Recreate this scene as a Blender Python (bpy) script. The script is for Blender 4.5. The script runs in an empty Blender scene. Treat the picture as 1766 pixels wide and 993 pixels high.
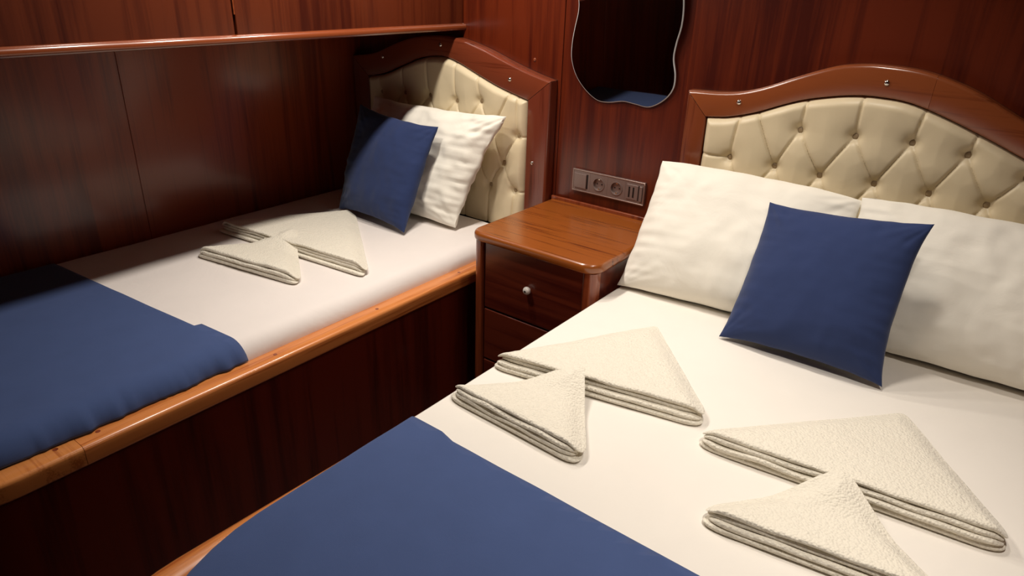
import bpy, bmesh, math, random
import numpy as np
from mathutils import Vector, Matrix, noise

scene = bpy.context.scene
COL = scene.collection
PI = math.pi

# ------------------------------------------------------------------ camera
cam_d = bpy.data.cameras.new('camera')
cam_d.sensor_width = 36.0
cam_d.lens = 1184.84 / 1766 * 36.0
cam_d.clip_start = 0.05
cam = bpy.data.objects.new('camera', cam_d)
COL.objects.link(cam)
FW = Vector((-0.544395, 0.72726962, -0.41798682)); RT = Vector((0.79183465, 0.6099958, 0.0300502)); UP = Vector((-0.2768248, 0.31461727, 0.90795595))
M = Matrix(((RT.x, UP.x, -FW.x), (RT.y, UP.y, -FW.y), (RT.z, UP.z, -FW.z))).to_4x4()
M.translation = Vector((2.44215, -2.10243, 1.50216))
cam.matrix_world = M
scene.camera = cam

# ------------------------------------------------------------------ world, lights, exposure
scene.view_settings.view_transform = 'Standard'
scene.view_settings.look = 'None'
scene.view_settings.exposure = 0.22
scene.view_settings.gamma = 1.0
scene.view_settings.use_curve_mapping = False
w = bpy.data.worlds.new('world'); scene.world = w; w.use_nodes = True
w.node_tree.nodes['Background'].inputs[0].default_value = (1.0, 0.86, 0.7, 1)
w.node_tree.nodes['Background'].inputs[1].default_value = 0.02

def lamp(name, loc, size, power, col=(1.0, 0.92, 0.83), spread=PI):
    d = bpy.data.lights.new(name, 'AREA'); d.shape = 'DISK'; d.size = size; d.energy = power; d.color = col; d.spread = spread
    o = bpy.data.objects.new(name, d); COL.objects.link(o); o.location = loc
    return o
for yy in (-0.42, -0.76, -1.10):
    lamp('ceiling_downlight', (0.96, yy, 2.03), 0.09, 5.6, spread=math.radians(165))
lamp('ceiling_downlight', (1.95, -0.52, 2.03), 0.12, 2.4, spread=math.radians(104))
lamp('ceiling_downlight', (2.42, -1.15, 2.03), 0.12, 3.4, spread=math.radians(104))

# ------------------------------------------------------------------ helpers
def link_mesh(name, verts, faces, mat, parent=None, smooth=True, loc=None):
    me = bpy.data.meshes.new(name)
    off = Vector(parent.location) if parent is not None else (Vector(loc) if loc is not None else Vector((0, 0, 0)))
    if parent is not None and parent.parent is not None:
        off = off + Vector(parent.parent.location)
    me.from_pydata([tuple(Vector(v) - off) for v in verts], [], faces)
    me.materials.append(mat)
    me.validate(); me.update()
    bm = bmesh.new(); bm.from_mesh(me); bmesh.ops.recalc_face_normals(bm, faces=bm.faces); bm.to_mesh(me); bm.free()
    if smooth:
        for p in me.polygons: p.use_smooth = True
        me.set_sharp_from_angle(angle=math.radians(50))
    o = bpy.data.objects.new(name, me); COL.objects.link(o)
    if parent is not None: o.parent = parent
    elif loc is not None: o.location = loc
    return o

def bm_obj(name, bm, mat, parent=None, smooth=False, loc=None):
    bmesh.ops.recalc_face_normals(bm, faces=bm.faces)
    vs = [v.co.copy() for v in bm.verts]
    bm.verts.index_update()
    fs = [[v.index for v in f.verts] for f in bm.faces]
    bm.free()
    return link_mesh(name, vs, fs, mat, parent, smooth, loc)

def bevel(o, width, seg=3, angle=35):
    m = o.modifiers.new('bevel', 'BEVEL'); m.width = width; m.segments = seg; m.limit_method = 'ANGLE'; m.angle_limit = math.radians(angle)
    for p in o.data.polygons: p.use_smooth = True
    m.harden_normals = True
    return o

def add_box(bm, x0, x1, y0, y1, z0, z1):
    v = [bm.verts.new(c) for c in ((x0,y0,z0),(x1,y0,z0),(x1,y1,z0),(x0,y1,z0),(x0,y0,z1),(x1,y0,z1),(x1,y1,z1),(x0,y1,z1))]
    for f in ((0,3,2,1),(4,5,6,7),(0,1,5,4),(1,2,6,5),(2,3,7,6),(3,0,4,7)):
        bm.faces.new([v[i] for i in f])

def box(name, x0, x1, y0, y1, z0, z1, mat, parent=None, bev=0.003, loc=None):
    bm = bmesh.new(); add_box(bm, x0, x1, y0, y1, z0, z1)
    o = bm_obj(name, bm, mat, parent, False, loc)
    if bev: bevel(o, bev)
    return o

def empty(name, loc, label, cat, group=None):
    o = bpy.data.objects.new(name, None); COL.objects.link(o); o.location = loc
    o.empty_display_size = 0.05
    return tag(o, label, cat, group)

def tag(o, label, cat, group=None):
    o['label'] = label; o['category'] = cat
    if group: o['group'] = group
    return o

def struct(o):
    o['kind'] = 'structure'; return o

def rings_mesh(rings, cap_first=True, cap_last=True):
    """closed rings with equal point counts -> verts, faces"""
    n = len(rings[0]); V = [p for r in rings for p in r]; F = []
    for i in range(len(rings) - 1):
        a, b = i * n, (i + 1) * n
        for j in range(n):
            k = (j + 1) % n
            F.append((a + j, a + k, b + k, b + j))
    if cap_first: F.append(tuple(range(n)))
    if cap_last: F.append(tuple(range((len(rings) - 1) * n, len(rings) * n)))
    return V, F

def rrect(x0, x1, y0, y1, R, nc=10, ne=24):
    """rounded rectangle outline, ccw; R = radii at (x0,y0),(x1,y0),(x1,y1),(x0,y1)"""
    pts = []
    cs = [(x0, y0, 1, 1, PI), (x1, y0, -1, 1, 1.5 * PI), (x1, y1, -1, -1, 0.0), (x0, y1, 1, -1, 0.5 * PI)]
    arcs = []
    for (cx, cy, sx, sy, a0), r in zip(cs, R):
        r = max(r, 1e-4)
        ox, oy = cx + sx * r, cy + sy * r
        arcs.append([(ox + r * math.cos(a0 + 0.5 * PI * t / nc), oy + r * math.sin(a0 + 0.5 * PI * t / nc)) for t in range(nc + 1)])
    for i in range(4):
        pts += arcs[i]
        a, b = arcs[i][-1], arcs[(i + 1) % 4][0]
        pts += [(a[0] + (b[0] - a[0]) * t / ne, a[1] + (b[1] - a[1]) * t / ne) for t in range(1, ne)]
    return pts

def sweep(path, profile):
    """path: list of (point(x,y), outward normal(x,y)); profile: closed list of (n, z)"""
    rings = [[(p[0] + nx * a, p[1] + ny * a, z) for a, z in profile] for p, (nx, ny) in path]
    return rings_mesh(rings)

def fbm(p, s, o=3):
    v = 0.0; a = 1.0
    q = Vector(p) * s
    for _ in range(o):
        v += a * noise.noise(q); q = q * 2.07 + Vector((3.1, 1.7, 5.3)); a *= 0.5
    return v

def catmull(pts, n=10, closed=False):
    out = []; N = len(pts)
    rng = range(N) if closed else range(N - 1)
    for i in rng:
        g = (lambda k: pts[k % N]) if closed else (lambda k: pts[min(max(k, 0), N - 1)])
        p0, p1, p2, p3 = (np.array(g(i + d), float) for d in (-1, 0, 1, 2))
        for j in range(n):
            t = j / n
            out.append(tuple(0.5 * (2 * p1 + (p2 - p0) * t + (2 * p0 - 5 * p1 + 4 * p2 - p3) * t * t + (3 * p1 - p0 - 3 * p2 + p3) * t ** 3)))
    if not closed: out.append(tuple(map(float, pts[-1])))
    return out

# ------------------------------------------------------------------ materials
def srgb(c):
    return tuple(((x / 255) / 12.92 if x / 255 <= 0.04045 else ((x / 255 + 0.055) / 1.055) ** 2.4) for x in c) + (1,)

def new_mat(name):
    m = bpy.data.materials.new(name); m.use_nodes = True
    nt = m.node_tree; b = nt.nodes['Principled BSDF']
    return m, nt, b

def wood(name, dark, light, axis='z', scale=1.0, rough=0.3, coat=0.35, streak=0.5):
    m, nt, b = new_mat(name); N, L = nt.nodes, nt.links
    tc = N.new('ShaderNodeTexCoord'); mp = N.new('ShaderNodeMapping')
    s = [26 * scale] * 3; s['xyz'.index(axis)] = 1.3 * scale
    mp.inputs['Scale'].default_value = s
    L.new(tc.outputs['Object'], mp.inputs[0])
    n1 = N.new('ShaderNodeTexNoise'); n1.inputs['Scale'].default_value = 1.0; n1.inputs['Detail'].default_value = 6; n1.inputs['Roughness'].default_value = 0.6; n1.inputs['Distortion'].default_value = 0.5
    L.new(mp.outputs[0], n1.inputs['Vector'])
    mp2 = N.new('ShaderNodeMapping'); s2 = [190 * scale] * 3; s2['xyz'.index(axis)] = 5 * scale
    mp2.inputs['Scale'].default_value = s2; L.new(tc.outputs['Object'], mp2.inputs[0])
    n2 = N.new('ShaderNodeTexNoise'); n2.inputs['Scale'].default_value = 1.0; n2.inputs['Detail'].default_value = 2
    L.new(mp2.outputs[0], n2.inputs['Vector'])
    mp3 = N.new('ShaderNodeMapping'); s3 = [5 * scale] * 3; s3['xyz'.index(axis)] = 0.5 * scale
    mp3.inputs['Scale'].default_value = s3; L.new(tc.outputs['Object'], mp3.inputs[0])
    n3 = N.new('ShaderNodeTexNoise'); n3.inputs['Scale'].default_value = 1.0; n3.inputs['Detail'].default_value = 2
    L.new(mp3.outputs[0], n3.inputs['Vector'])
    mx = N.new('ShaderNodeMath'); mx.operation = 'MULTIPLY_ADD'; L.new(n2.outputs['Fac'], mx.inputs[0]); mx.inputs[1].default_value = streak * 0.5; L.new(n1.outputs['Fac'], mx.inputs[2])
    mx2 = N.new('ShaderNodeMath'); mx2.operation = 'MULTIPLY_ADD'; L.new(n3.outputs['Fac'], mx2.inputs[0]); mx2.inputs[1].default_value = 0.6; L.new(mx.outputs[0], mx2.inputs[2])
    r = N.new('ShaderNodeValToRGB'); L.new(mx2.outputs[0], r.inputs[0])
    r.color_ramp.elements[0].position = 0.76; r.color_ramp.elements[0].color = srgb(dark)
    if streak >= 0.6: r.color_ramp.elements[0].position = 0.80
    r.color_ramp.elements[1].position = 1.10 if streak < 0.6 else 1.28; r.color_ramp.elements[1].color = srgb(light)
    L.new(r.outputs[0], b.inputs['Base Color'])
    b.inputs['Roughness'].default_value = rough
    b.inputs['Coat Weight'].default_value = coat; b.inputs['Coat Roughness'].default_value = 0.16
    bp_ = N.new('ShaderNodeBump'); bp_.inputs['Strength'].default_value = 0.04; bp_.inputs['Distance'].default_value = 0.002
    L.new(mx.outputs[0], bp_.inputs['Height']); L.new(bp_.outputs[0], b.inputs['Normal'])
    return m

def cloth(name, col, var=0.06, weave=900, bump=0.15, sheen=0.15, rough=0.85, wrinkle=0.0, wscale=9.0):
    m, nt, b = new_mat(name); N, L = nt.nodes, nt.links
    tc = N.new('ShaderNodeTexCoord')
    n1 = N.new('ShaderNodeTexNoise'); n1.inputs['Scale'].default_value = 14; n1.inputs['Detail'].default_value = 4; L.new(tc.outputs['Object'], n1.inputs['Vector'])
    mix = N.new('ShaderNodeMix'); mix.data_type = 'RGBA'
    c = srgb(col)
    mix.inputs['A'].default_value = tuple(x * (1 - var) for x in c[:3]) + (1,); mix.inputs['B'].default_value = tuple(min(1, x * (1 + var)) for x in c[:3]) + (1,)
    L.new(n1.outputs['Fac'], mix.inputs['Factor']); L.new(mix.outputs['Result'], b.inputs['Base Color'])
    b.inputs['Roughness'].default_value = rough; b.inputs['Sheen Weight'].default_value = sheen; b.inputs['Sheen Roughness'].default_value = 0.5
    b.inputs['Specular IOR Level'].default_value = 0.15
    n2 = N.new('ShaderNodeTexNoise'); n2.inputs['Scale'].default_value = weave; n2.inputs['Detail'].default_value = 1; L.new(tc.outputs['Object'], n2.inputs['Vector'])
    bu = N.new('ShaderNodeBump'); bu.inputs['Strength'].default_value = bump; bu.inputs['Distance'].default_value = 0.001
    L.new(n2.outputs['Fac'], bu.inputs['Height'])
    if wrinkle:
        n3 = N.new('ShaderNodeTexNoise'); n3.inputs['Scale'].default_value = wscale; n3.inputs['Detail'].default_value = 5; n3.inputs['Distortion'].default_value = 1.2; L.new(tc.outputs['Object'], n3.inputs['Vector'])
        b2 = N.new('ShaderNodeBump'); b2.inputs['Strength'].default_value = wrinkle; b2.inputs['Distance'].default_value = 0.02
        L.new(n3.outputs['Fac'], b2.inputs['Height']); L.new(bu.outputs[0], b2.inputs['Normal']); L.new(b2.outputs[0], b.inputs['Normal'])
    else:
        L.new(bu.outputs[0], b.inputs['Normal'])
    return m

def terry(name, col):
    m, nt, b = new_mat(name); N, L = nt.nodes, nt.links
    tc = N.new('ShaderNodeTexCoord')
    vo = N.new('ShaderNodeTexVoronoi'); vo.inputs['Scale'].default_value = 210; vo.inputs['Randomness'].default_value = 1.0; L.new(tc.outputs['Object'], vo.inputs['Vector'])
    n1 = N.new('ShaderNodeTexNoise'); n1.inputs['Scale'].default_value = 85; n1.inputs['Detail'].default_value = 4; L.new(tc.outputs['Object'], n1.inputs['Vector'])
    ad = N.new('ShaderNodeMath'); ad.operation = 'MULTIPLY_ADD'; L.new(vo.outputs['Distance'], ad.inputs[0]); ad.inputs[1].default_value = -0.6; L.new(n1.outputs['Fac'], ad.inputs[2])
    bu = N.new('ShaderNodeBump'); bu.inputs['Strength'].default_value = 0.75; bu.inputs['Distance'].default_value = 0.004
    L.new(ad.outputs[0], bu.inputs['Height']); L.new(bu.outputs[0], b.inputs['Normal'])
    b.inputs['Base Color'].default_value = srgb(col); b.inputs['Roughness'].default_value = 0.95; b.inputs['Sheen Weight'].default_value = 0.3; b.inputs['Specular IOR Level'].default_value = 0.1
    return m

def plain(name, col, rough=0.5, metal=0.0, coat=0.0, noise_amt=0.05):
    m, nt, b = new_mat(name); N, L = nt.nodes, nt.links
    n1 = N.new('ShaderNodeTexNoise'); n1.inputs['Scale'].default_value = 60
    tc = N.new('ShaderNodeTexCoord'); L.new(tc.outputs['Object'], n1.inputs['Vector'])
    mr = N.new('ShaderNodeMapRange'); mr.inputs['To Min'].default_value = max(0.0, rough - noise_amt); mr.inputs['To Max'].default_value = rough + noise_amt
    L.new(n1.outputs['Fac'], mr.inputs['Value']); L.new(mr.outputs[0], b.inputs['Roughness'])
    b.inputs['Base Color'].default_value = srgb(col); b.inputs['Metallic'].default_value = metal; b.inputs['Coat Weight'].default_value = coat
    return m

WALL_D, WALL_L = (66, 16, 5), (98, 34, 11)
m_wall = wood('mahogany_wall', WALL_D, WALL_L, 'z', 0.8, 0.32, 0.4)
m_wall_side = wood('mahogany_side', (106, 35, 14), (144, 60, 27), 'z', 0.8, 0.34, 0.45)
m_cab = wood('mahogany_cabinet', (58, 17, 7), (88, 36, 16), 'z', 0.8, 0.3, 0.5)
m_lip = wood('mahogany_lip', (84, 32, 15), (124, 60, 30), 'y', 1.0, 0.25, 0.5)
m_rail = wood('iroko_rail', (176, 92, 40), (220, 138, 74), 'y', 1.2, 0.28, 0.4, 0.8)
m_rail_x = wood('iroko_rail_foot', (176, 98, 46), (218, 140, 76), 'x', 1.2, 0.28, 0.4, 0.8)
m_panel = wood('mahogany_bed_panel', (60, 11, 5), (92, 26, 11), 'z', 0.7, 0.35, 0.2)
m_top = wood('nightstand_top_wood', (86, 34, 8), (148, 80, 30), 'x', 1.1, 0.25, 0.5, 1.1)
m_front = wood('nightstand_front_wood', (74, 22, 14), (104, 42, 24), 'x', 1.0, 0.3, 0.4)
m_post = wood('nightstand_post_wood', (96, 36, 18), (140, 68, 38), 'z', 1.2, 0.25, 0.5)
m_hbx = wood('headboard_rail_wood', (94, 40, 19), (138, 72, 38), 'x', 1.0, 0.25, 0.45, 0.9)
m_hbz = wood('headboard_stile_wood', (88, 34, 17), (124, 62, 34), 'z', 1.0, 0.25, 0.45, 0.9)
m_hb1x = wood('berth_headboard_rail_wood', (82, 30, 16), (120, 56, 34), 'x', 1.0, 0.22, 0.5, 0.9)
m_hb1z = wood('berth_headboard_stile_wood', (82, 30, 18), (114, 52, 34), 'z', 1.0, 0.22, 0.5, 0.9)
m_floor = wood('floor_wood', (40, 18, 9), (60, 30, 16), 'y', 0.6, 0.45, 0.1)
m_sheet = cloth('white_sheet', (236, 230, 220), 0.02, 900, 0.06, 0.1, 0.8, 0.08, 5.0)
m_sheet_berth = cloth('white_berth_sheet', (234, 226, 220), 0.02, 900, 0.06, 0.1, 0.75, 0.14, 6.0)
m_pillow = cloth('white_pillowcase', (240, 235, 222), 0.02, 900, 0.08, 0.1, 0.8, 0.16, 7.0)
m_blue = cloth('navy_cushion_cotton', (44, 57, 96), 0.10, 1200, 0.2, 0.15, 0.85, 0.08, 8.0)
m_runner = cloth('navy_runner_cotton', (66, 84, 128), 0.08, 1200, 0.2, 0.15, 0.8, 0.05, 6.0)
m_terry = terry('white_terry', (236, 229, 212))
m_leather = cloth('cream_leather', (222, 206, 172), 0.04, 500, 0.08, 0.0, 0.42, 0.05, 14)
m_leather.node_tree.nodes['Principled BSDF'].inputs['Specular IOR Level'].default_value = 0.4
m_button = plain('cream_button', (160, 138, 106), 0.4)
m_chrome = plain('chrome', (225, 220, 214), 0.12, 1.0)
m_mirror = plain('mirror_silver', (225, 225, 225), 0.02, 1.0, 0, 0.005)
m_mirror_edge = plain('mirror_polished_edge', (205, 205, 205), 0.25, 0.0)
m_bronze = plain('socket_bronze', (142, 124, 118), 0.4, 0.5)
m_bronze_l = plain('socket_rim', (172, 152, 144), 0.3, 0.8)
m_dark = plain('socket_dark', (28, 24, 24), 0.4)
m_ceramic = plain('white_ceramic', (232, 226, 218), 0.15, 0.0, 0.3)
m_ceil = plain('ceiling_cream', (150, 128, 104), 0.6)
m_lavender = plain('faded_print', (150, 150, 172), 0.9)
m_gap = plain('gap_black', (14, 8, 6), 0.8)

# ------------------------------------------------------------------ room shell
XL, XR, YB, YF, ZC = 0.0, 3.0, 0.0, -3.3, 2.06
struct(box('floor', XL - .1, XR + .1, YF - .1, YB + .1, -0.08, 0.0, m_floor, None, 0))
struct(box('ceiling', XL - .1, XR + .1, YF - .1, YB + .1, ZC, ZC + .08, m_ceil, None, 0))
bm = bmesh.new()
add_box(bm, XL - .1, XR + .1, 0.0, 0.1, 0.0, ZC)
add_box(bm, 0.60, 1.058, -0.005, 0.002, 0.0, ZC)            # raised veneer panels either side of the mirror bay
add_box(bm, 1.525, XR, -0.005, 0.002, 0.0, ZC)
struct(bevel(bm_obj('wall_back', bm, m_wall), 0.0018, 2))
bm = bmesh.new()
add_box(bm, XL - .1, XL - 0.0025, YF, YB, 0, ZC)
for a, b_ in ((-1.029, 0.0), (-2.1, -1.0312), (-3.3, -2.1022)):
    add_box(bm, XL - .006, XL, a, b_, 0, ZC)                # veneer sheets with open seams
struct(bevel(bm_obj('wall_left', bm, m_wall_side), 0.0015, 2))
struct(box('wall_right', XR, XR + .1, YF, YB, 0, ZC, m_wall, None, 0))
struct(box('wall_front', XL - .1, XR + .1, YF - .1, YF, 0, ZC, m_wall, None, 0))

# ------------------------------------------------------------------ overhead cabinet with lip
oc = empty('overhead_cabinet', (0.3, -1.0, 1.295), 'long reddish wood cabinet overhanging the single berth, with a rounded lip', 'cabinet')
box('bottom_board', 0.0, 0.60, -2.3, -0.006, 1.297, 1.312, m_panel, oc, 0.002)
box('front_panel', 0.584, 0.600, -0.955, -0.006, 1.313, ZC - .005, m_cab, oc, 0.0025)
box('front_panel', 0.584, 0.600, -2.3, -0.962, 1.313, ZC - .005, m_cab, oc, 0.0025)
prof = [(0.0, 1.297), (0.008, 1.2955), (0.013, 1.298), (0.016, 1.302), (0.0165, 1.309), (0.014, 1.315), (0.008, 1.319), (0.0, 1.320)]
path = [((0.60, y), (1, 0)) for y in np.linspace(-2.3, -0.006, 24)]
V, F = sweep(path, prof)
o = link_mesh('lip', V, F, m_lip, oc); 
box('door_edge_glint', 0.600, 0.6035, -0.9605, -0.9565, 1.372, ZC - .006, m_lip, oc, 0.001)  # lighter wood strip standing in for the light glint along the door edge

# ------------------------------------------------------------------ beds
def u_path(x0, x1, yb, yf, R, both=False, n=14, step=0.08):
    """open path from back wall along the room side, round the foot corner, to the far side; outward normals"""
    P = []
    k = max(2, int((yb - yf - R) / step))
    for i in range(k): P.append(((x1, yb + (yf + R - yb) * i / k), (1, 0)))
    for i in range(n + 1):
        a = -0.5 * PI * i / n
        P.append(((x1 - R + R * math.cos(a), yf + R + R * math.sin(a)), (math.cos(a), math.sin(a))))
    k = max(2, int((x1 - R - x0) / step))
    if not both:
        for i in range(1, k + 1): P.append(((x1 - R + (x0 - x1 + R) * i / k, yf), (0, -1)))
    return P

def split_path(P, i): return P[:i + 1], P[i:]

# single berth
berth = empty('single_berth', (0.5, -1.0, 0.0), 'built-in wooden single berth with dark front panel and honey-coloured rail', 'bed base')
RZ = 0.55
prof = [(-0.05, RZ - .049), (0.000, RZ - .049), (0.004, RZ - .047), (0.006, RZ - .042), (0.006, RZ - .010), (0.0048, RZ - .005), (0.002, RZ - .002), (-0.003, RZ), (-0.046, RZ), (-0.05, RZ - .003)]
P = u_path(0.003, 1.006, -0.06, -2.06, 0.24)
cut = next(i for i, (p, n_) in enumerate(P) if p[1] < -1.68)
Pa = [q for q in P if q[0][1] > -1.70 and q[1] == (1, 0)] + [((1.006, -1.70), (1, 0))]
Pb = [((1.006, -1.701), (1, 0))] + [q for q in P if q[0][1] < -1.705]
V, F = sweep(Pa, prof); link_mesh('rail', V, F, m_rail, berth)
V, F = sweep(Pb, prof); link_mesh('rail', V, F, m_rail_x, berth)
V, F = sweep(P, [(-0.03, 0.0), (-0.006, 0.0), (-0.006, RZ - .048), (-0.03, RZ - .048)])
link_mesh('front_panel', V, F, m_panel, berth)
for px_, py_ in ((0.984, -0.842), (0.985, -0.465), (0.984, -1.205), (0.975, -1.655), (0.972, -1.74)):
    R = [[(px_ + r_ * math.cos(2 * PI * k / 14), py_ + r_ * math.sin(2 * PI * k / 14), z_) for k in range(14)] for r_, z_ in ((0.0055, RZ - .004), (0.0055, RZ + .0003), (0.0001, RZ + .0004))]
    V, F = rings_mesh(R); link_mesh('screw_plug', V, F, m_post, berth)
bm = bmesh.new(); add_box(bm, 0.003, 0.97, -1.95, -0.06, 0.42, 0.478); bm_obj('slat_deck', bm, m_panel, berth)

# double bed base
bedb = empty('double_bed', (2.15, -1.0, 0.0), 'wooden base of the double bed with a honey-coloured side rail', 'bed base')
BZ = 0.568
profb = [(-0.05, BZ - .05), (-0.002, BZ - .05), (0.004, BZ - .045), (0.006, BZ - .032), (0.006, BZ - .016), (0.002, BZ - .006), (-0.006, BZ - .001), (-0.016, BZ), (-0.044, BZ), (-0.05, BZ - .004)]
def mirror_path(P, cx): return [((2 * cx - p[0], p[1]), (-n_[0], n_[1])) for p, n_ in P]
BXL, BXR = 1.484, 2.86
Pm = mirror_path(u_path(1.50, 2 * 2.17 - BXL, -0.52, -2.04, 0.30), 2.17)
Pm = [((p[0] + 0.03 * (p[1] + 1.15) if n_[0] < -0.9 else p[0] - 0.018 * min(1, -n_[0] / 0.9) if n_[0] < 0 else p[0], p[1]), n_) for p, n_ in Pm]
V, F = sweep(Pm, profb); link_mesh('rail', V, F, m_rail, bedb)
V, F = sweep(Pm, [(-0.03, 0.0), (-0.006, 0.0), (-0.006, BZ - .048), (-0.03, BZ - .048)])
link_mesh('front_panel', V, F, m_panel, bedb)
bm = bmesh.new(); add_box(bm, 1.56, 2.84, -1.98, -0.06, 0.42, 0.46); bm_obj('slat_deck', bm, m_panel, bedb)

def mattress_rings(x0, x1, y0, y1, R, z0, z1, r, off=0.0, sub=8, ne=40):
    """rings of a mattress: side, rounded shoulder, top"""
    rings = []
    def ring(ins, z):
        return [(p[0], p[1], z) for p in rrect(x0 - off + ins, x1 + off - ins, y0 - off + ins, y1 + off - ins, [max(q + off - ins, 0.004) for q in R], 12, ne)]
    rings.append(ring(0.006, z0)); rings.append(ring(0.0, z0 + 0.008))
    for t in np.linspace(0.3, 1, 3): rings.append(ring(0.0, z0 + (z1 - r - z0) * t))
    rr = r + off
    for i in range(1, 9):
        a = 0.5 * PI * i / 8
        rings.append(ring(rr * (1 - math.cos(a)), z1 + off - rr + rr * math.sin(a)))
    m = min(x1 - x0, y1 - y0) / 2 - rr - 0.01
    for i in range(1, sub): rings.append(ring(rr + m * i / sub, z1 + off))
    return rings

def soft(V, amp, sc, seed, zmin=0.0):
    out = []
    for v in V:
        q = (v[0] + seed, v[1], v[2])
        d = amp * fbm(q, sc, 3)
        out.append((v[0] + 0.6 * d, v[1] + 0.3 * d, v[2] + d if v[2] > zmin else v[2]))
    return out

BT = dict(x0=0.004, x1=0.956, y0=-2.005, y1=-0.068, R=[0.02, 0.22, 0.03, 0.02], z0=0.479, z1=0.60, r=0.054)
V, F = rings_mesh(mattress_rings(**BT))
o = link_mesh('mattress', soft(V, 0.0022, 5, 1.0, 0.5), F, m_sheet_berth, None, True, (0.48, -1.0, 0.479))
tag(o, 'narrow mattress under a smooth white fitted sheet on the single berth', 'mattress')
DB = dict(x0=1.538, x1=2.85, y0=-1.99, y1=-0.068, R=[0.37, 0.3, 0.02, 0.02], z0=0.461, z1=0.6255, r=0.016)
V, F = rings_mesh(mattress_rings(**DB))
o = link_mesh('mattress', soft(V, 0.0018, 4, 7.0, 0.5), F, m_sheet, None, True, (2.2, -1.0, 0.461))
tag(o, 'wide mattress under a white fitted sheet on the double bed', 'mattress')

def runner(name, D, off, ycut, label, loc, wr, zlow, fold=None, slope=0.0):
    rings = mattress_rings(off=off, sub=16, ne=170 if wr else 60, **D)
    V, F = rings_mesh(rings, cap_first=False, cap_last=True)
    bm = bmesh.new(); vs = [bm.verts.new(v) for v in V]
    for f in F: bm.faces.new([vs[i] for i in f])
    geom = bm.verts[:] + bm.edges[:] + bm.faces[:]
    bmesh.ops.bisect_plane(bm, geom=geom, plane_co=(0, ycut, 0), plane_no=(slope, 1, 0), clear_outer=True)
    geom = bm.verts[:] + bm.edges[:] + bm.faces[:]
    bmesh.ops.bisect_plane(bm, geom=geom, plane_co=(0, 0, zlow), plane_no=(0, 0, -1), clear_outer=True)
    bm.normal_update()
    for v in bm.verts:
        x, y, z = v.co
        d = 0.0
        edge = max(0.0, min(1.0, (D['z1'] + off - z) / 0.045))
        if wr:
            d += wr * edge * max(0.0, 0.35 + 0.6 * noise.noise(Vector((x * 4, y * 24, z * 6))) + 0.5 * noise.noise(Vector((x * 9 + 5, y * 60, z * 9))))
        d += 0.0012 * fbm((x, y, z + 4), 6, 2)
        v.co = v.co + v.normal * (d if v.normal.z > -0.1 else 0)
        if fold and abs(v.co.y - (ycut - slope * v.co.x)) < 0.004 and fold[0] < v.co.x < fold[1]:
            v.co.y += fold[2]
    o = bm_obj(name, bm, m_runner, None, True, loc)
    m = o.modifiers.new('solid', 'SOLIDIFY'); m.thickness = 0.003; m.offset = -1
    return o
tag(runner('bed_runner', BT, 0.0055, -1.372, '', (0.48, -1.7, 0.6), 0.015, 0.553, (0.78, 1.0, 0.018), -0.085), 'navy blue runner tucked over the foot of the single berth', 'bed runner')
tag(runner('bed_runner', DB, 0.0045, -1.243, '', (2.2, -1.6, 0.62), 0.0, 0.5755, (1.3, 1.638, 0.010), 0.008), 'flat navy blue runner across the foot of the double bed', 'bed runner')

# ------------------------------------------------------------------ headboards
def crease_depth(px, pz, btn, segs):
    """tufting: 0 at buttons, lower along creases, 1 on the puffs"""
    db = np.full(px.shape, 9.0)
    for bx, bz in btn: db = np.minimum(db, np.hypot(px - bx, pz - bz))
    ds = np.full(px.shape, 9.0)
    for (ax, az), (bx, bz) in segs:
        dx, dz = bx - ax, bz - az; L2 = dx * dx + dz * dz
        t = np.clip(((px - ax) * dx + (pz - az) * dz) / L2, 0, 1)
        ds = np.minimum(ds, np.hypot(px - ax - t * dx, pz - az - t * dz))
    h = 1.0 - 0.52 * np.exp(-(db / 0.017) ** 2) - 0.26 * np.exp(-(db / 0.046) ** 2)
    h *= 1.0 - 0.17 * np.exp(-(ds / 0.0034) ** 2) - 0.13 * np.exp(-ds / 0.018)
    return h

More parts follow.
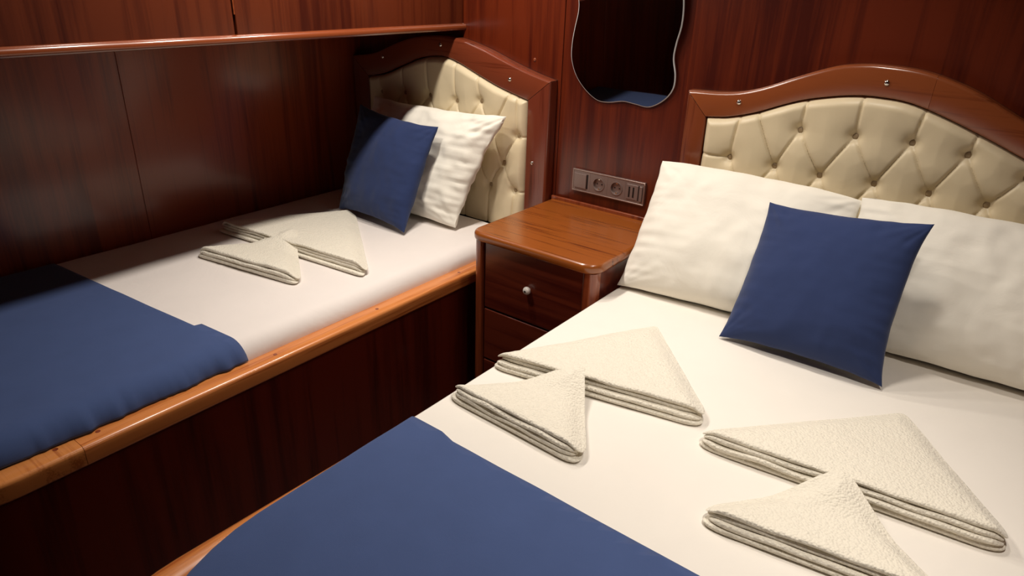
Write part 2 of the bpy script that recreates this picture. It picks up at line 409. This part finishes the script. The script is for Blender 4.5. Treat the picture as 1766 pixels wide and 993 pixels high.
def headboard(prefix_loc, label, outer, inner, xl, xr, zb, ztl, btn_rows, extra, screws, mx, mz, corner_l, corner_r, top_w, res=0.0032, D=0.036, link=0.115):
    hb = empty('headboard', prefix_loc, label, 'headboard')
    FY0, FY1 = -0.006, -0.052
    xs = np.array([p[0] for p in inner]); zs = np.array([p[1] for p in inner])
    def top(x): return np.interp(x, xs, zs)
    # padding
    nx = int((xr - xl) / res); nz = 180
    U, W = np.meshgrid(np.linspace(0, 1, nx + 1), np.linspace(0, 1, nz + 1))
    X = xl + (xr - xl) * U; T = top(X); Z = zb + (T - zb) * W
    btn = [b for row in btn_rows for b in row]
    segs = []
    for i, row in enumerate(btn_rows[:-1]):
        for a in row:
            for b in btn_rows[i + 1]:
                if abs(a[0] - b[0]) < link: segs.append((a, b))
    segs += extra
    for b in btn_rows[-1]: segs.append((b, (b[0], zb)))
    h = crease_depth(X, Z, btn, segs)
    eg = np.minimum(np.minimum(X - xl, xr - X), np.minimum(T - Z, Z - zb + 0.03))
    e = np.sqrt(np.clip(1 - (1 - np.clip(eg / 0.028, 0, 1)) ** 2, 0, 1))
    wr = np.array([[0.0016 * noise.noise(Vector((X[j, i] * 18, Z[j, i] * 18, 2))) for i in range(nx + 1)] for j in range(nz + 1)])
    Y = -0.030 - e * (D * h + wr) + 0.012 * (1 - e)
    V = [(X[j, i], Y[j, i], Z[j, i]) for j in range(nz + 1) for i in range(nx + 1)]
    F = [(j * (nx + 1) + i, j * (nx + 1) + i + 1, (j + 1) * (nx + 1) + i + 1, (j + 1) * (nx + 1) + i) for j in range(nz) for i in range(nx)]
    nb = len(V)                                                   # back sheet closes the pad
    border = [i for i in range(nx + 1)] + [j * (nx + 1) + nx for j in range(1, nz + 1)] + [nz * (nx + 1) + i for i in range(nx - 1, -1, -1)] + [j * (nx + 1) for j in range(nz - 1, 0, -1)]
    V += [(V[k][0], -0.010, V[k][2]) for k in border]
    m = len(border)
    F += [(border[k], border[(k + 1) % m], nb + (k + 1) % m, nb + k) for k in range(m)] + [tuple(range(nb + m - 1, nb - 1, -1))]
    pad = link_mesh('padding', V, F, m_leather, hb)
    # buttons
    for bx, bz in btn:
        if bz > top(bx) - 0.01 or bz < zb + .01: continue
        j = int(round((bz - zb) / (top(bx) - zb) * nz)); i = int(round((bx - xl) / (xr - xl) * nx))
        y0 = Y[j, i]
        R = []
        for rad, dy in ((0.0001, -0.0062), (0.005, -0.0058), (0.0082, -0.0042), (0.0102, -0.001), (0.0106, 0.004)):
            R.append([(bx + rad * math.cos(2 * PI * k / 18), y0 + dy, bz + rad * math.sin(2 * PI * k / 18)) for k in range(18)])
        V2, F2 = rings_mesh(R)
        link_mesh('button', V2, F2, m_button, pad)
    # frame: bands between outer and inner curve
    def band(name, A, B, mat, rnd=0.011):
        # A outer points, B inner points (same count)
        pr = []
        rings = []
        for (ax, az), (bx, bz) in zip(A, B):
            L = math.hypot(bx - ax, bz - az); ux, uz = (bx - ax) / L, (bz - az) / L
            r = min(rnd, L * 0.3)
            pts = [(0, FY0)]
            pts += [(0, FY1 + r)]
            pts += [(r - r * math.cos(t), FY1 + r - r * math.sin(t)) for t in (PI / 8, PI / 4, 3 * PI / 8, PI / 2)]
            q = 0.004
            pts += [(L - q, FY1), (L - q * .3, FY1 + q * .3), (L, FY1 + q), (L, FY0)]
            rings.append([(ax + ux * s, y, az + uz * s) for s, y in pts])
        V3, F3 = rings_mesh(rings)
        o = link_mesh(name, V3, F3, mat, hb)
        return bevel(o, 0.0008, 1, 60)
    n = 60
    def resample(c, k=n):
        c = np.array(c); d = np.r_[0, np.cumsum(np.hypot(*np.diff(c, axis=0).T))]
        t = np.linspace(0, d[-1], k); return list(zip(np.interp(t, d, c[:, 0]), np.interp(t, d, c[:, 1])))
    A = resample(outer); B = resample(inner)
    half = n // 2
    band('top_rail', A[:half + 1], B[:half + 1], mx); band('top_rail', A[half:], B[half:], mx)
    band('stile', resample([(corner_l, ztl_) for ztl_ in (0.45, outer[0][1] - .0015)], 6), resample([(xl, z) for z in (0.45, inner[0][1] - .0015)], 6), mz)
    band('stile', resample([(corner_r, z) for z in (0.45, outer[-1][1] - .0015)], 6), resample([(xr, z) for z in (0.45, inner[-1][1] - .0015)], 6), mz)
    # back board
    K = resample(outer); rings = [[(x, y, z) for x, z in K] + [(corner_r - .004, y, 0.45), (corner_l + .004, y, 0.45)] for y in (-0.0055, -0.0098)]
    V4, F4 = rings_mesh(rings); link_mesh('back_board', V4, F4, m_gap, hb, False)
    for sx, sz in screws:
        R = []
        for rad, dy in ((0.0001, -0.0054), (0.003, -0.0051), (0.0058, -0.0035), (0.0074, -0.0010), (0.0078, 0.001)):
            R.append([(sx + rad * math.cos(2 * PI * k / 16), FY1 + dy, sz + rad * math.sin(2 * PI * k / 16)) for k in range(16)])
        V5, F5 = rings_mesh(R); link_mesh('screw_cap', V5, F5, m_chrome, hb)
    return hb

# single berth headboard
o1 = catmull([(0.004, 1.155), (0.06, 1.162), (0.15, 1.180), (0.26, 1.222), (0.38, 1.258), (0.52, 1.273), (0.63, 1.264), (0.74, 1.240), (0.86, 1.203), (0.96, 1.176), (1.045, 1.158)], 6)
i1 = catmull([(0.100, 1.080), (0.15, 1.088), (0.22, 1.106), (0.32, 1.146), (0.42, 1.182), (0.52, 1.197), (0.60, 1.186), (0.70, 1.152), (0.80, 1.118), (0.88, 1.098), (0.950, 1.082)], 6)
r1 = [[(.17, 1.02), (.313, 1.033), (.455, 1.04), (.60, 1.036), (.725, 1.05)],
      [(.24, .94), (.38, .94), (.525, .94), (.66, .94), (.79, .945), (.908, .945)],
      [(.17, .834), (.31, .834), (.455, .834), (.60, .834), (.722, .834), (.842, .834)],
      [(.24, .734), (.38, .734), (.525, .734), (.66, .734), (.778, .734), (.90, .734)]]
ex1 = [((x, z), (x + dx, zt)) for (x, z), dx, zt in (((.17, 1.02), .005, 1.1), ((.313, 1.033), .004, 1.15), ((.455, 1.04), .0, 1.2), ((.60, 1.036), .004, 1.2), ((.725, 1.05), -.01, 1.15))] + \
      [((.908, .945), (.906, 1.1)), ((.79, .945), (.872, 1.1)), ((.908, .945), (.96, .945)), ((.842, .834), (.908, .945)), ((.90, .734), (.96, .734)), ((.17, .834), (.09, .834))]
headboard((0.52, -0.03, 0.45), 'cream button-tufted headboard with reddish wood frame at the single berth, under the cabinet', o1, i1, 0.100, 0.950, 0.585, 0, r1, ex1,
          [(.195, 1.164), (.524, 1.238), (.866, 1.146), (.981, .858)], m_hb1x, m_hb1z, 0.004, 1.045, 0.08)
# double bed headboard
o2 = catmull([(1.555, 1.188), (1.60, 1.190), (1.655, 1.193), (1.72, 1.203), (1.79, 1.226), (1.87, 1.262), (1.96, 1.297), (2.02, 1.308), (2.08, 1.311), (2.18, 1.304), (2.29, 1.272), (2.41, 1.214), (2.50, 1.178), (2.60, 1.162), (2.72, 1.160), (2.83, 1.158)], 5)
i2 = catmull([(1.623, 1.118), (1.665, 1.123), (1.70, 1.129), (1.77, 1.150), (1.84, 1.180), (1.90, 1.203), (1.965, 1.219), (2.02, 1.229), (2.08, 1.233), (2.175, 1.224), (2.32, 1.175), (2.43, 1.130), (2.51, 1.102), (2.59, 1.090), (2.68, 1.088), (2.762, 1.088)], 5)
r2 = [[(1.904, 1.118), (2.05, 1.123), (2.189, 1.128), (2.317, 1.118), (2.45, 1.085)],
      [(1.715, 1.007), (1.852, 1.005), (1.981, 1.001), (2.124, 1.005), (2.257, 1.005), (2.388, 1.002), (2.52, 1.0), (2.65, 1.0)],
      [(1.78, .885), (1.915, .885), (2.05, .885), (2.19, .885), (2.32, .885), (2.455, .885), (2.59, .885), (2.70, .885)],
      [(1.715, .77), (1.852, .77), (1.981, .77), (2.124, .77), (2.257, .77), (2.388, .77), (2.52, .77), (2.65, .77)]]
ex2 = [((1.904, 1.118), (1.912, 1.21)), ((2.05, 1.123), (2.052, 1.24)), ((2.189, 1.128), (2.205, 1.23)), ((2.317, 1.118), (2.33, 1.18)), ((2.45, 1.085), (2.46, 1.13)),
       ((1.715, 1.007), (1.732, 1.14)), ((1.715, 1.007), (1.61, 1.007)), ((1.852, 1.005), (1.782, 1.15)), ((2.65, 1.0), (2.64, 1.1)), ((2.65, 1.0), (2.77, 1.0)), ((2.52, 1.0), (2.575, 1.1))]
headboard((2.19, -0.03, 0.45), 'cream button-tufted headboard in an arched wood frame behind the double bed', o2, i2, 1.623, 2.762, 0.60, 0, r2, ex2,
          [(1.719, 1.173), (2.096, 1.270), (2.50, 1.14)], m_hbx, m_hbz, 1.555, 2.83, 0.08)

# ------------------------------------------------------------------ nightstand
ns = empty('nightstand', (1.29, -0.24, 0.0), 'small reddish wood nightstand with rounded top between the berth and the double bed', 'nightstand')
NX0, NX1, NYF = 1.052, 1.538, -0.492
rings = []
rt = 0.014
for z, ins in [(0.700, 0.006), (0.7015, 0.003), (0.705, 0.001), (0.711, 0.0), (0.719, 0.0), (0.7245, 0.0015), (0.7285, 0.005), (0.730, 0.010)]:
    rings.append([(p[0], p[1], z) for p in rrect(NX0 + ins, NX1 - ins, NYF + ins, -0.020, [0.045 - ins, 0.055 - ins, 0.002, 0.002], 10, 10)])
V, F = rings_mesh(rings); nt_ = link_mesh('top', V, F, m_top, ns)
for p in nt_.data.polygons:
    if len(p.vertices) > 4: p.use_smooth = False
bm = bmesh.new(); add_box(bm, NX0 + .018, NX1 - .018, -0.455, -0.01, 0.0, 0.699); bm_obj('carcass', bm, m_front, ns)
box('back_strip', NX0, NX1 - .002, -0.019, -0.007, 0.69, 0.742, m_post, ns, 0.003)
def post(x0, x1, y0, y1, rl, rr_):
    R = [[(p[0], p[1], z) for p in rrect(x0, x1, y0, y1, [rl, rr_, 0.002, 0.002], 8, 3)] for z in (0.0, 0.6995)]
    V, F = rings_mesh(R); bevel(link_mesh('corner_post', V, F, m_post, ns), 0.0005, 1, 60)
post(NX0 + .010, NX0 + .046, -0.480, -0.440, 0.022, 0.006)
post(NX1 - .048, NX1 - .010, -0.480, -0.440, 0.006, 0.022)
for z0, z1 in ((0.458, 0.694), (0.258, 0.452), (0.055, 0.252)):
    d = box('drawer', NX0 + .050, NX1 - .052, -0.468, -0.450, z0, z1, m_front, ns, 0.004)
    zc = 0.5 * (z0 + z1) - 0.02 if z0 < 0.4 else 0.578
    kx = 0.5 * (NX0 + NX1) - 0.008
    R = []
    for rad, y in ((0.006, 0.0), (0.006, -0.003), (0.0095, -0.0045), (0.0124, -0.008), (0.0134, -0.012), (0.0126, -0.0165), (0.0098, -0.0203), (0.005, -0.0224), (0.0001, -0.0226)):
        R.append([(kx + rad * math.cos(2 * PI * k / 24), -0.468 + y, zc + rad * math.sin(2 * PI * k / 24)) for k in range(24)])
    V, F = rings_mesh(R); kn = link_mesh('knob', V, F, m_ceramic, d)
    kn['label'] = 'round white ceramic knob with a dark screw'
    # the small dark screw in the middle of the knob joins the knob's mesh
    R = [[(kx + rad * math.cos(2 * PI * k / 12), -0.468 + y, zc + rad * math.sin(2 * PI * k / 12)) for k in range(12)] for rad, y in ((0.0038, -0.0218), (0.0036, -0.0234), (0.0022, -0.0240), (0.0001, -0.0241))]
    V, F = rings_mesh(R)
    me = kn.data; me.materials.append(m_dark)
    bm = bmesh.new(); bm.from_mesh(me); off = Vector(d.location) + Vector(ns.location)
    vs = [bm.verts.new(Vector(v) - off) for v in V]
    for f in F:
        g = bm.faces.new([vs[i] for i in f]); g.material_index = 1; g.smooth = True
    bm.to_mesh(me); bm.free()
box('plinth', NX0 + .05, NX1 - .05, -0.462, -0.44, 0.0, 0.05, m_front, ns, 0.002)

# ------------------------------------------------------------------ mirror
mp_ = [(1.121, 1.424), (1.121, 1.388), (1.110, 1.340), (1.101, 1.290), (1.101, 1.236), (1.122, 1.183), (1.162, 1.139), (1.211, 1.110), (1.257, 1.108), (1.312, 1.118), (1.356, 1.115), (1.409, 1.112), (1.458, 1.139), (1.487, 1.177), (1.491, 1.221), (1.480, 1.272), (1.484, 1.316), (1.495, 1.367), (1.496, 1.420), (1.488, 1.480), (1.478, 1.540), (1.484, 1.600), (1.494, 1.66), (1.485, 1.72), (1.45, 1.765), (1.40, 1.785), (1.35, 1.782), (1.30, 1.772), (1.25, 1.778), (1.19, 1.782), (1.14, 1.76), (1.108, 1.71), (1.104, 1.65), (1.114, 1.59), (1.112, 1.53), (1.108, 1.48)]
mc = catmull(mp_, 8, True)
cx_, cz_ = 1.30, 1.44
def shrink(c, d):
    c = np.array(c); t = np.roll(c, -1, 0) - np.roll(c, 1, 0); t /= np.linalg.norm(t, axis=1)[:, None]
    n_ = np.c_[-t[:, 1], t[:, 0]]
    s = np.sign(((np.array([cx_, cz_]) - c) * n_).sum(1)); s = np.sign(s.sum())
    return c + s * n_ * d
mir = empty('mirror', (1.30, -0.005, 1.10), 'frameless wavy-edged mirror hanging on the wood wall above the nightstand', 'mirror')
c0, c1 = shrink(mc, 0.0), shrink(mc, 0.003)
V, F = rings_mesh([[(x, -0.0015, z) for x, z in c1], [(x, -0.0075, z) for x, z in c1]])
link_mesh('glass', V, F, m_mirror, mir, False)
V, F = rings_mesh([[(x, -0.0015, z) for x, z in c1], [(x, -0.0015, z) for x, z in c0], [(x, -0.0055, z) for x, z in c0], [(x, -0.0075, z) for x, z in c1]], False, False)
link_mesh('polished_edge', V, F, m_mirror_edge, mir, False)

mir.rotation_euler = (math.radians(3.2), 0, 0)               # hangs with its top leaning out from the wall

R = [[(0.94 + r_ * math.cos(2 * PI * k / 16), y_, 1.218 + r_ * math.sin(2 * PI * k / 16)) for k in range(16)] for r_, y_ in ((0.0065, -0.0050), (0.0060, -0.0068), (0.0035, -0.0082), (0.0001, -0.0086))]
V, F = rings_mesh(R)
tag(link_mesh('wall_screw', V, F, m_post, None, True, (0.94, -0.005, 1.218)), 'small brown screw cap in the wood wall above the berth headboard', 'screw cap')

# ------------------------------------------------------------------ socket strip
SX, SZ, SW, SH = 1.137, 0.8605, 0.293, 0.081
sk = empty('socket_strip', (SX + SW / 2, -0.001, SZ - SH), 'bronze-grey strip of switches and power sockets on the wall behind the nightstand', 'socket')
bm = bmesh.new()
for a in ((SX, SX + SW, SZ - .0045, SZ), (SX, SX + SW, SZ - SH, SZ - SH + .0045), (SX, SX + .0045, SZ - SH + .0045, SZ - .0045), (SX + SW - .0045, SX + SW, SZ - SH + .0045, SZ - .0045)):
    add_box(bm, a[0], a[1], -0.012, -0.0005, a[2], a[3])
bevel(bm_obj('rim', bm, m_bronze_l, sk), 0.0012, 2)
# face plate with two round wells: rows of quads are avoided, wells sit as rings in square cells
def cell(x0, x1, hole=None, holr=0.0205):
    bm = bmesh.new(); z0, z1 = SZ - SH + .0046, SZ - .0046
    if hole is None:
        add_box(bm, x0, x1, -0.0105, -0.0008, z0, z1)
    else:
        n = 40; hx, hz = hole
        out = []; inn = []
        for k in range(n):
            a = 2 * PI * k / n; c, s = math.cos(a), math.sin(a)
            t = min(((x1 - hx) if c > 0 else (hx - x0)) / max(abs(c), 1e-6), ((z1 - hz) if s > 0 else (hz - z0)) / max(abs(s), 1e-6))
            out.append((hx + t * c, -0.0105, hz + t * s)); inn.append((hx + holr * c, -0.0105, hz + holr * s))
        R = [[(p[0], -0.0008, p[2]) for p in out], out, inn, [(p[0], -0.0030, p[2]) for p in inn]]
        V, F = rings_mesh(R, False, True)
        vs = [bm.verts.new(v) for v in V]
        for f in F: bm.faces.new([vs[i] for i in f])
    return bm
mz_ = SZ - SH / 2
for (a, b_, h_) in ((SX + .0046, SX + .074, None), (SX + .0745, SX + .146, 1), (SX + .1465, SX + .218, 1), (SX + .2185, SX + SW - .0046, None)):
    pl = bm_obj('face_plate', cell(a, b_, ((a + b_) / 2, mz_) if h_ else None), m_bronze, sk)
    cx2 = (a + b_) / 2
    if h_:
        R = [[(cx2 + r * math.cos(2 * PI * k / 32), y, mz_ + r * math.sin(2 * PI * k / 32)) for k in range(32)] for r, y in ((0.0245, -0.0105), (0.0243, -0.0125), (0.0215, -0.0125), (0.0205, -0.0105))]
        V, F = rings_mesh(R, False, False); link_mesh('well_ring', V, F, m_bronze, pl)
        bm = bmesh.new()
        for sx_ in (-0.0095, 0.0095):
            c_ = bmesh.ops.create_cone(bm, cap_ends=True, segments=14, radius1=0.0026, radius2=0.0026, depth=0.0012, matrix=Matrix.Translation((cx2 + sx_, -0.0034, mz_)) @ Matrix.Rotation(PI / 2, 4, 'X'))
        bm_obj('pin_holes', bm, m_dark, pl)
        for sz_ in (-1, 1):
            box('earth_clip', cx2 - .0035, cx2 + .0035, -0.0085, -0.0032, mz_ + sz_ * .0175 - .0022, mz_ + sz_ * .0175 + .0022, m_chrome, pl, 0.0006)
# rocker, right-hand module
box('rocker', SX + .010, SX + .060, -0.0150, -0.0106, SZ - SH + .014, SZ - .014, m_bronze, sk, 0.0012)
box('rocker_gap', SX + .0612, SX + .0655, -0.0112, -0.0106, SZ - SH + .014, SZ - .014, m_dark, sk, 0.0)
box('cover_plate', SX + .224, SX + .268, -0.0128, -0.0106, SZ - SH + .014, SZ - .014, m_bronze, sk, 0.0010)
for k in range(2):
    box('slot', SX + .232 + k * .016, SX + .238 + k * .016, -0.0134, -0.0128, SZ - SH + .022, SZ - .022, m_dark, sk, 0.0)
box('rocker', SX + .274, SX + .285, -0.0150, -0.0106, SZ - SH + .014, SZ - .014, m_bronze, sk, 0.0012)
box('rocker_gap', SX + .2695, SX + .2728, -0.0112, -0.0106, SZ - SH + .014, SZ - .014, m_dark, sk, 0.0)

# ------------------------------------------------------------------ pillows and cushions
def pillow(name, BL, BR, TR, TL, T, pinch, mat, label, cat, group, seed, wr=0.004, n=72, expo=0.5, ear=0.0, zmin=None, front=None, seam=0.0025):
    BL, BR, TR, TL = map(Vector, (BL, BR, TR, TL))
    Nrm = ((BR - BL).cross(TL - BL)).normalized()           # faces the viewer for BL,BR,TL ordering
    rngs = np.linspace(-1, 1, n + 1)
    rngs = np.sign(rngs) * (1 - (1 - np.abs(rngs)) ** 1.35)  # denser at the seams
    pl, pr, pt, pb = pinch
    V = []; idx = {}
    C0 = (BL + BR + TR + TL) / 4
    def P(u, v):
        u2 = u * (1 - (pr if u > 0 else pl) * (1 - abs(v) ** 2.8) * abs(u)); v2 = v * (1 - (pt if v > 0 else pb) * (1 - abs(u) ** 2.8) * abs(v))
        ew = abs(u) ** 6; eh = abs(v) ** 6
        u2 += wr * 1.6 * ew * noise.noise(Vector((v * 4.5, seed + 2 * (u > 0), 0.3))); v2 += wr * 1.6 * eh * noise.noise(Vector((u * 4.5, seed + 6 + 2 * (v > 0), 0.7)))
        a, b = (u2 + 1) / 2, (v2 + 1) / 2
        return BL * (1 - a) * (1 - b) + BR * a * (1 - b) + TR * a * b + TL * (1 - a) * b
    def half(u, v):
        return (max(0, 1 - abs(u) ** 2.3) * max(0, 1 - abs(v) ** 2.3)) ** expo
    for side in (1, -1):
        for j in range(n + 1):
            for i in range(n + 1):
                u, v = rngs[i], rngs[j]
                edge = i in (0, n) or j in (0, n)
                if side == -1 and edge: idx[(side, i, j)] = idx[(1, i, j)]; continue
                p = P(u, v); h = half(u, v)
                sag = 1.0 - 0.16 * v
                d = T / 2 * h * sag
                # wrinkles: broad puckers, plus folds that radiate from the corners and sides
                q = (p.x + seed, p.y + seed * .7, p.z)
                w = wr * 1.1 * fbm(q, 7.5, 3)
                cu, cv = (1 - abs(u)), (1 - abs(v))
                ang = math.atan2(cv + .05, cu + .05)
                rad = math.exp(-((cu * cu + cv * cv) / 0.28))
                w += wr * 1.1 * rad * noise.noise(Vector((ang * 4.5, seed + (3 if u > 0 else 0) + (5 if v > 0 else 0), 0.4 * (cu + cv))))
                w += wr * 1.0 * math.exp(-cu / 0.3) * noise.noise(Vector((v * 11, seed + 9 * (u > 0), cu * 2)))
                w += wr * 0.5 * math.exp(-cv / 0.22) * noise.noise(Vector((u * 11, seed + 20 + 9 * (v > 0), cv * 2)))
                rg = 1 - abs(noise.noise(Vector((q[0] * 9 + 2 * q[2], q[2] * 6 - 2 * q[0], seed)))) * 2.2
                w += wr * 0.55 * max(0.0, rg - 0.35)
                fade = min(1.0, h * 2.2)
                d = d + w * fade + (0 if edge else seam * 0.5)
                q2 = p + Nrm * (d * side)
                if edge: q2 = p + Nrm * (wr * 0.9 * noise.noise(Vector((u * 5 + seed, v * 5, 1))))
                if zmin is not None and q2.z < zmin: q2.z = zmin + 0.12 * (q2.z - zmin)
                idx[(side, i, j)] = len(V); V.append(q2)
    F = []
    for side in (1, -1):
        for j in range(n):
            for i in range(n):
                f = (idx[(side, i, j)], idx[(side, i + 1, j)], idx[(side, i + 1, j + 1)], idx[(side, i, j + 1)])
                F.append(f if side == 1 else f[::-1])
    o = link_mesh(name, V, F, mat, None, True, tuple((BL + BR) / 2))
    return tag(o, label, cat, group)

G = 'white pillows at the headboards'
pillow('pillow', (1.545, -0.362, 0.636), (2.118, -0.285, 0.636), (2.120, -0.125, 0.975), (1.534, -0.125, 0.978), 0.15, (0.03, 0.0, -0.05, 0.02), m_pillow,
       'white pillow on the double bed beside the nightstand', 'pillow', G, 3.0, 0.007, zmin=0.629)
pillow('pillow', (2.135, -0.275, 0.636), (2.740, -0.255, 0.636), (2.74, -0.125, 0.985), (2.119, -0.127, 0.985), 0.15, (0.0, 0.04, -0.05, 0.02), m_pillow,
       'white pillow on the double bed, far from the nightstand, half behind the blue cushion', 'pillow', G, 11.0, 0.010, zmin=0.629)
pillow('pillow', (0.13, -0.235, 0.612), (0.79, -0.268, 0.612), (0.905, -0.115, 1.028), (0.205, -0.115, 1.012), 0.135, (0.05, 0.06, 0.05, 0.02), m_pillow,
       'creased white pillow leaning on the headboard of the single berth', 'pillow', G, 23.0, 0.015, zmin=0.604)
G = 'navy blue square cushions'
pillow('cushion', (1.916, -0.470, 0.633), (2.315, -0.460, 0.636), (2.312, -0.325, 1.008), (1.914, -0.235, 0.952), 0.12, (0.06, 0.10, 0.065, 0.075), m_blue,
       'navy blue square cushion propped on the double bed', 'cushion', G, 31.0, 0.0045, zmin=0.628)
pillow('cushion', (0.285, -0.405, 0.610), (0.684, -0.432, 0.612), (0.694, -0.248, 0.978), (0.270, -0.248, 1.003), 0.108, (0.05, 0.07, 0.07, 0.08), m_blue,
       'navy blue square cushion propped on the single berth', 'cushion', G, 37.0, 0.006, zmin=0.604)

# ------------------------------------------------------------------ towels
def rounded_poly(pts, radii, per_edge=34, per_corner=10):
    out = []; n = len(pts); P2 = [Vector(p) for p in pts]
    segs = []
    for i in range(n):
        a, b, c = P2[i - 1], P2[i], P2[(i + 1) % n]
        d1, d2 = (a - b).normalized(), (c - b).normalized()
        ang = d1.angle(d2); t = radii[i] / math.tan(ang / 2)
        s, e = b + d1 * t, b + d2 * t
        arc = []
        for k in range(per_corner + 1):
            u = k / per_corner
            arc.append(s * (1 - u) ** 2 + b * 2 * u * (1 - u) + e * u * u)
        segs.append(arc)
    for i in range(n):
        out += segs[i]
        a, b = segs[i][-1], segs[(i + 1) % n][0]
        out += [a + (b - a) * (k / per_edge) for k in range(1, per_edge)]
    return out

def towel(L, T, R, z, label, group, seed, layers=4, thick=0.034, thin=0.012, lift=0.0, liftw=0.4, rc=(0.02, 0.03, 0.025), mark=None, tilt=0.0):
    L2, T2, R2 = Vector(L), Vector(T), Vector(R)
    e = (R2 - L2).normalized(); nrm = Vector((-e.y, e.x))
    dT = (T2 - L2).dot(nrm)
    if dT < 0: nrm = -nrm; dT = -dT
    def edist(p, a, b):
        d = b - a; t = max(0, min(1, (p - a).dot(d) / d.dot(d))); return (p - a - d * t).length
    LR = (R2 - L2).length
    V = []; F = []
    rnd = random.Random(seed)
    for k in range(layers):
        j = rnd.uniform
        top_l = k == layers - 1
        s_out = 0.013 * (layers - 1 - k) / max(1, layers - 1) + (0.0 if top_l else j(-0.005, 0.003)); endl = 0.0 if (top_l or k == 0) else j(0.004, 0.014)
        pl = [L2 + e * endl - nrm * s_out, R2 - e * endl - nrm * s_out, T2 - nrm * (0.0 if top_l else 0.004)]
        out = rounded_poly(pl, [rc[0], rc[2], rc[1]])
        c = (pl[0] + pl[1] + pl[2]) / 3
        tk = thick / layers
        insets = [(0, 0.0), (0.06, 0.35), (0.18, 0.62), (0.42, 0.86), (0.8, 0.98), (1.3, 1.0)]
        def hstack(p):
            a = max(0.0, min(1.0, (p - L2).dot(nrm) / dT))
            h = thick + (thin - thick) * (a ** 1.2)
            ed = min(edist(p, L2, T2), edist(p, T2, R2))
            f = min(1.0, ed / 0.045); f = f * f * (3 - 2 * f)
            return h * (0.42 + 0.58 * f), a
        def zc(p, frac):
            h, a = hstack(p)
            s = max(0.0, min(1.0, (a - (1 - liftw)) / liftw)); s = s * s * (3 - 2 * s)
            wob = 0.0022 * fbm((p.x + seed, p.y, k * 0.35), 10, 2) * frac * layers / max(1, layers - .5)
            # gathered edge along the fold: the leaves of the fold ripple against each other
            rip = 0.0034 * math.exp(-max(0, (p - L2).dot(nrm)) / 0.03) * noise.noise(Vector(((p - L2).dot(e) * 14 + k * 3.3, seed, k)))
            return z + lift * s + h * frac + wob + (rip if 0 < k else 0), h / layers
        def ring(pts, sgn, prof):
            r = []
            for p in pts:
                zz, t = zc(p, (k + 0.5) / layers)
                r.append((p.x, p.y, zz + sgn * prof * t * 0.52))
            return r
        rings = []
        def inset_pts(d):
            return [p + (c - p).normalized() * d for p in out]
        mid = inset_pts(insets[-1][0] * tk)
        inner = [[p + (c - p) * f for p in mid] for f in (0.1, 0.22, 0.36, 0.5, 0.64, 0.78, 0.9)]
        for pts in reversed(inner): rings.append(ring(pts, -1, 1.0))
        for d, pr in reversed(insets): rings.append(ring(inset_pts(d * tk), -1, pr))
        for d, pr in insets[1:]: rings.append(ring(inset_pts(d * tk), 1, pr))
        for pts in inner: rings.append(ring(pts, 1, 1.0))
        v, f = rings_mesh(rings)
        b0 = len(V); V += v; F += [tuple(i + b0 for i in q) for q in f]
    # keep everything above what carries it
    o = link_mesh('towel', V, F, m_terry, None, True, (L2.x, L2.y, z))
    tag(o, label, 'towel', group)
    return o, hstack

G2 = 'folded white towels on the double bed'
ZB = 0.6275
towel((1.522, -0.975), (1.758, -0.520), (2.062, -0.868), ZB, 'large folded white towel on the double bed next to the nightstand', G2, 2, thick=0.044, rc=(0.034, 0.012, 0.036))
towel((1.528, -1.135), (1.752, -0.888), (1.925, -1.150), ZB, 'small folded white towel of the double bed nearest the blue runner corner', G2, 5, thick=0.042, thin=0.014, lift=0.043, liftw=0.55, rc=(0.034, 0.012, 0.030))
towel((2.030, -0.945), (2.377, -0.535), (2.618, -0.880), ZB, 'large folded white towel in the middle of the double bed, below the blue cushion', G2, 8, thick=0.044, rc=(0.034, 0.015, 0.04))
towel((2.128, -1.150), (2.328, -0.895), (2.560, -1.085), ZB, 'small folded white towel overlapping the middle towel of the double bed', G2, 12, thick=0.040, thin=0.014, lift=0.043, liftw=0.55, rc=(0.032, 0.025, 0.03))
G3 = 'folded white towels on the single berth'
ZS = 0.6035
towel((0.135, -0.850), (0.335, -0.368), (0.880, -0.775), ZS, 'larger folded white towel on the single berth, reaching the blue cushion', G3, 15, thick=0.042, thin=0.018, rc=(0.03, 0.09, 0.02))
towel((0.305, -1.035), (0.440, -0.728), (0.780, -0.958), ZS, 'smaller folded white towel lying in front on the single berth', G3, 18, layers=3, thick=0.040, thin=0.014, lift=0.042, liftw=0.55, rc=(0.025, 0.02, 0.025))
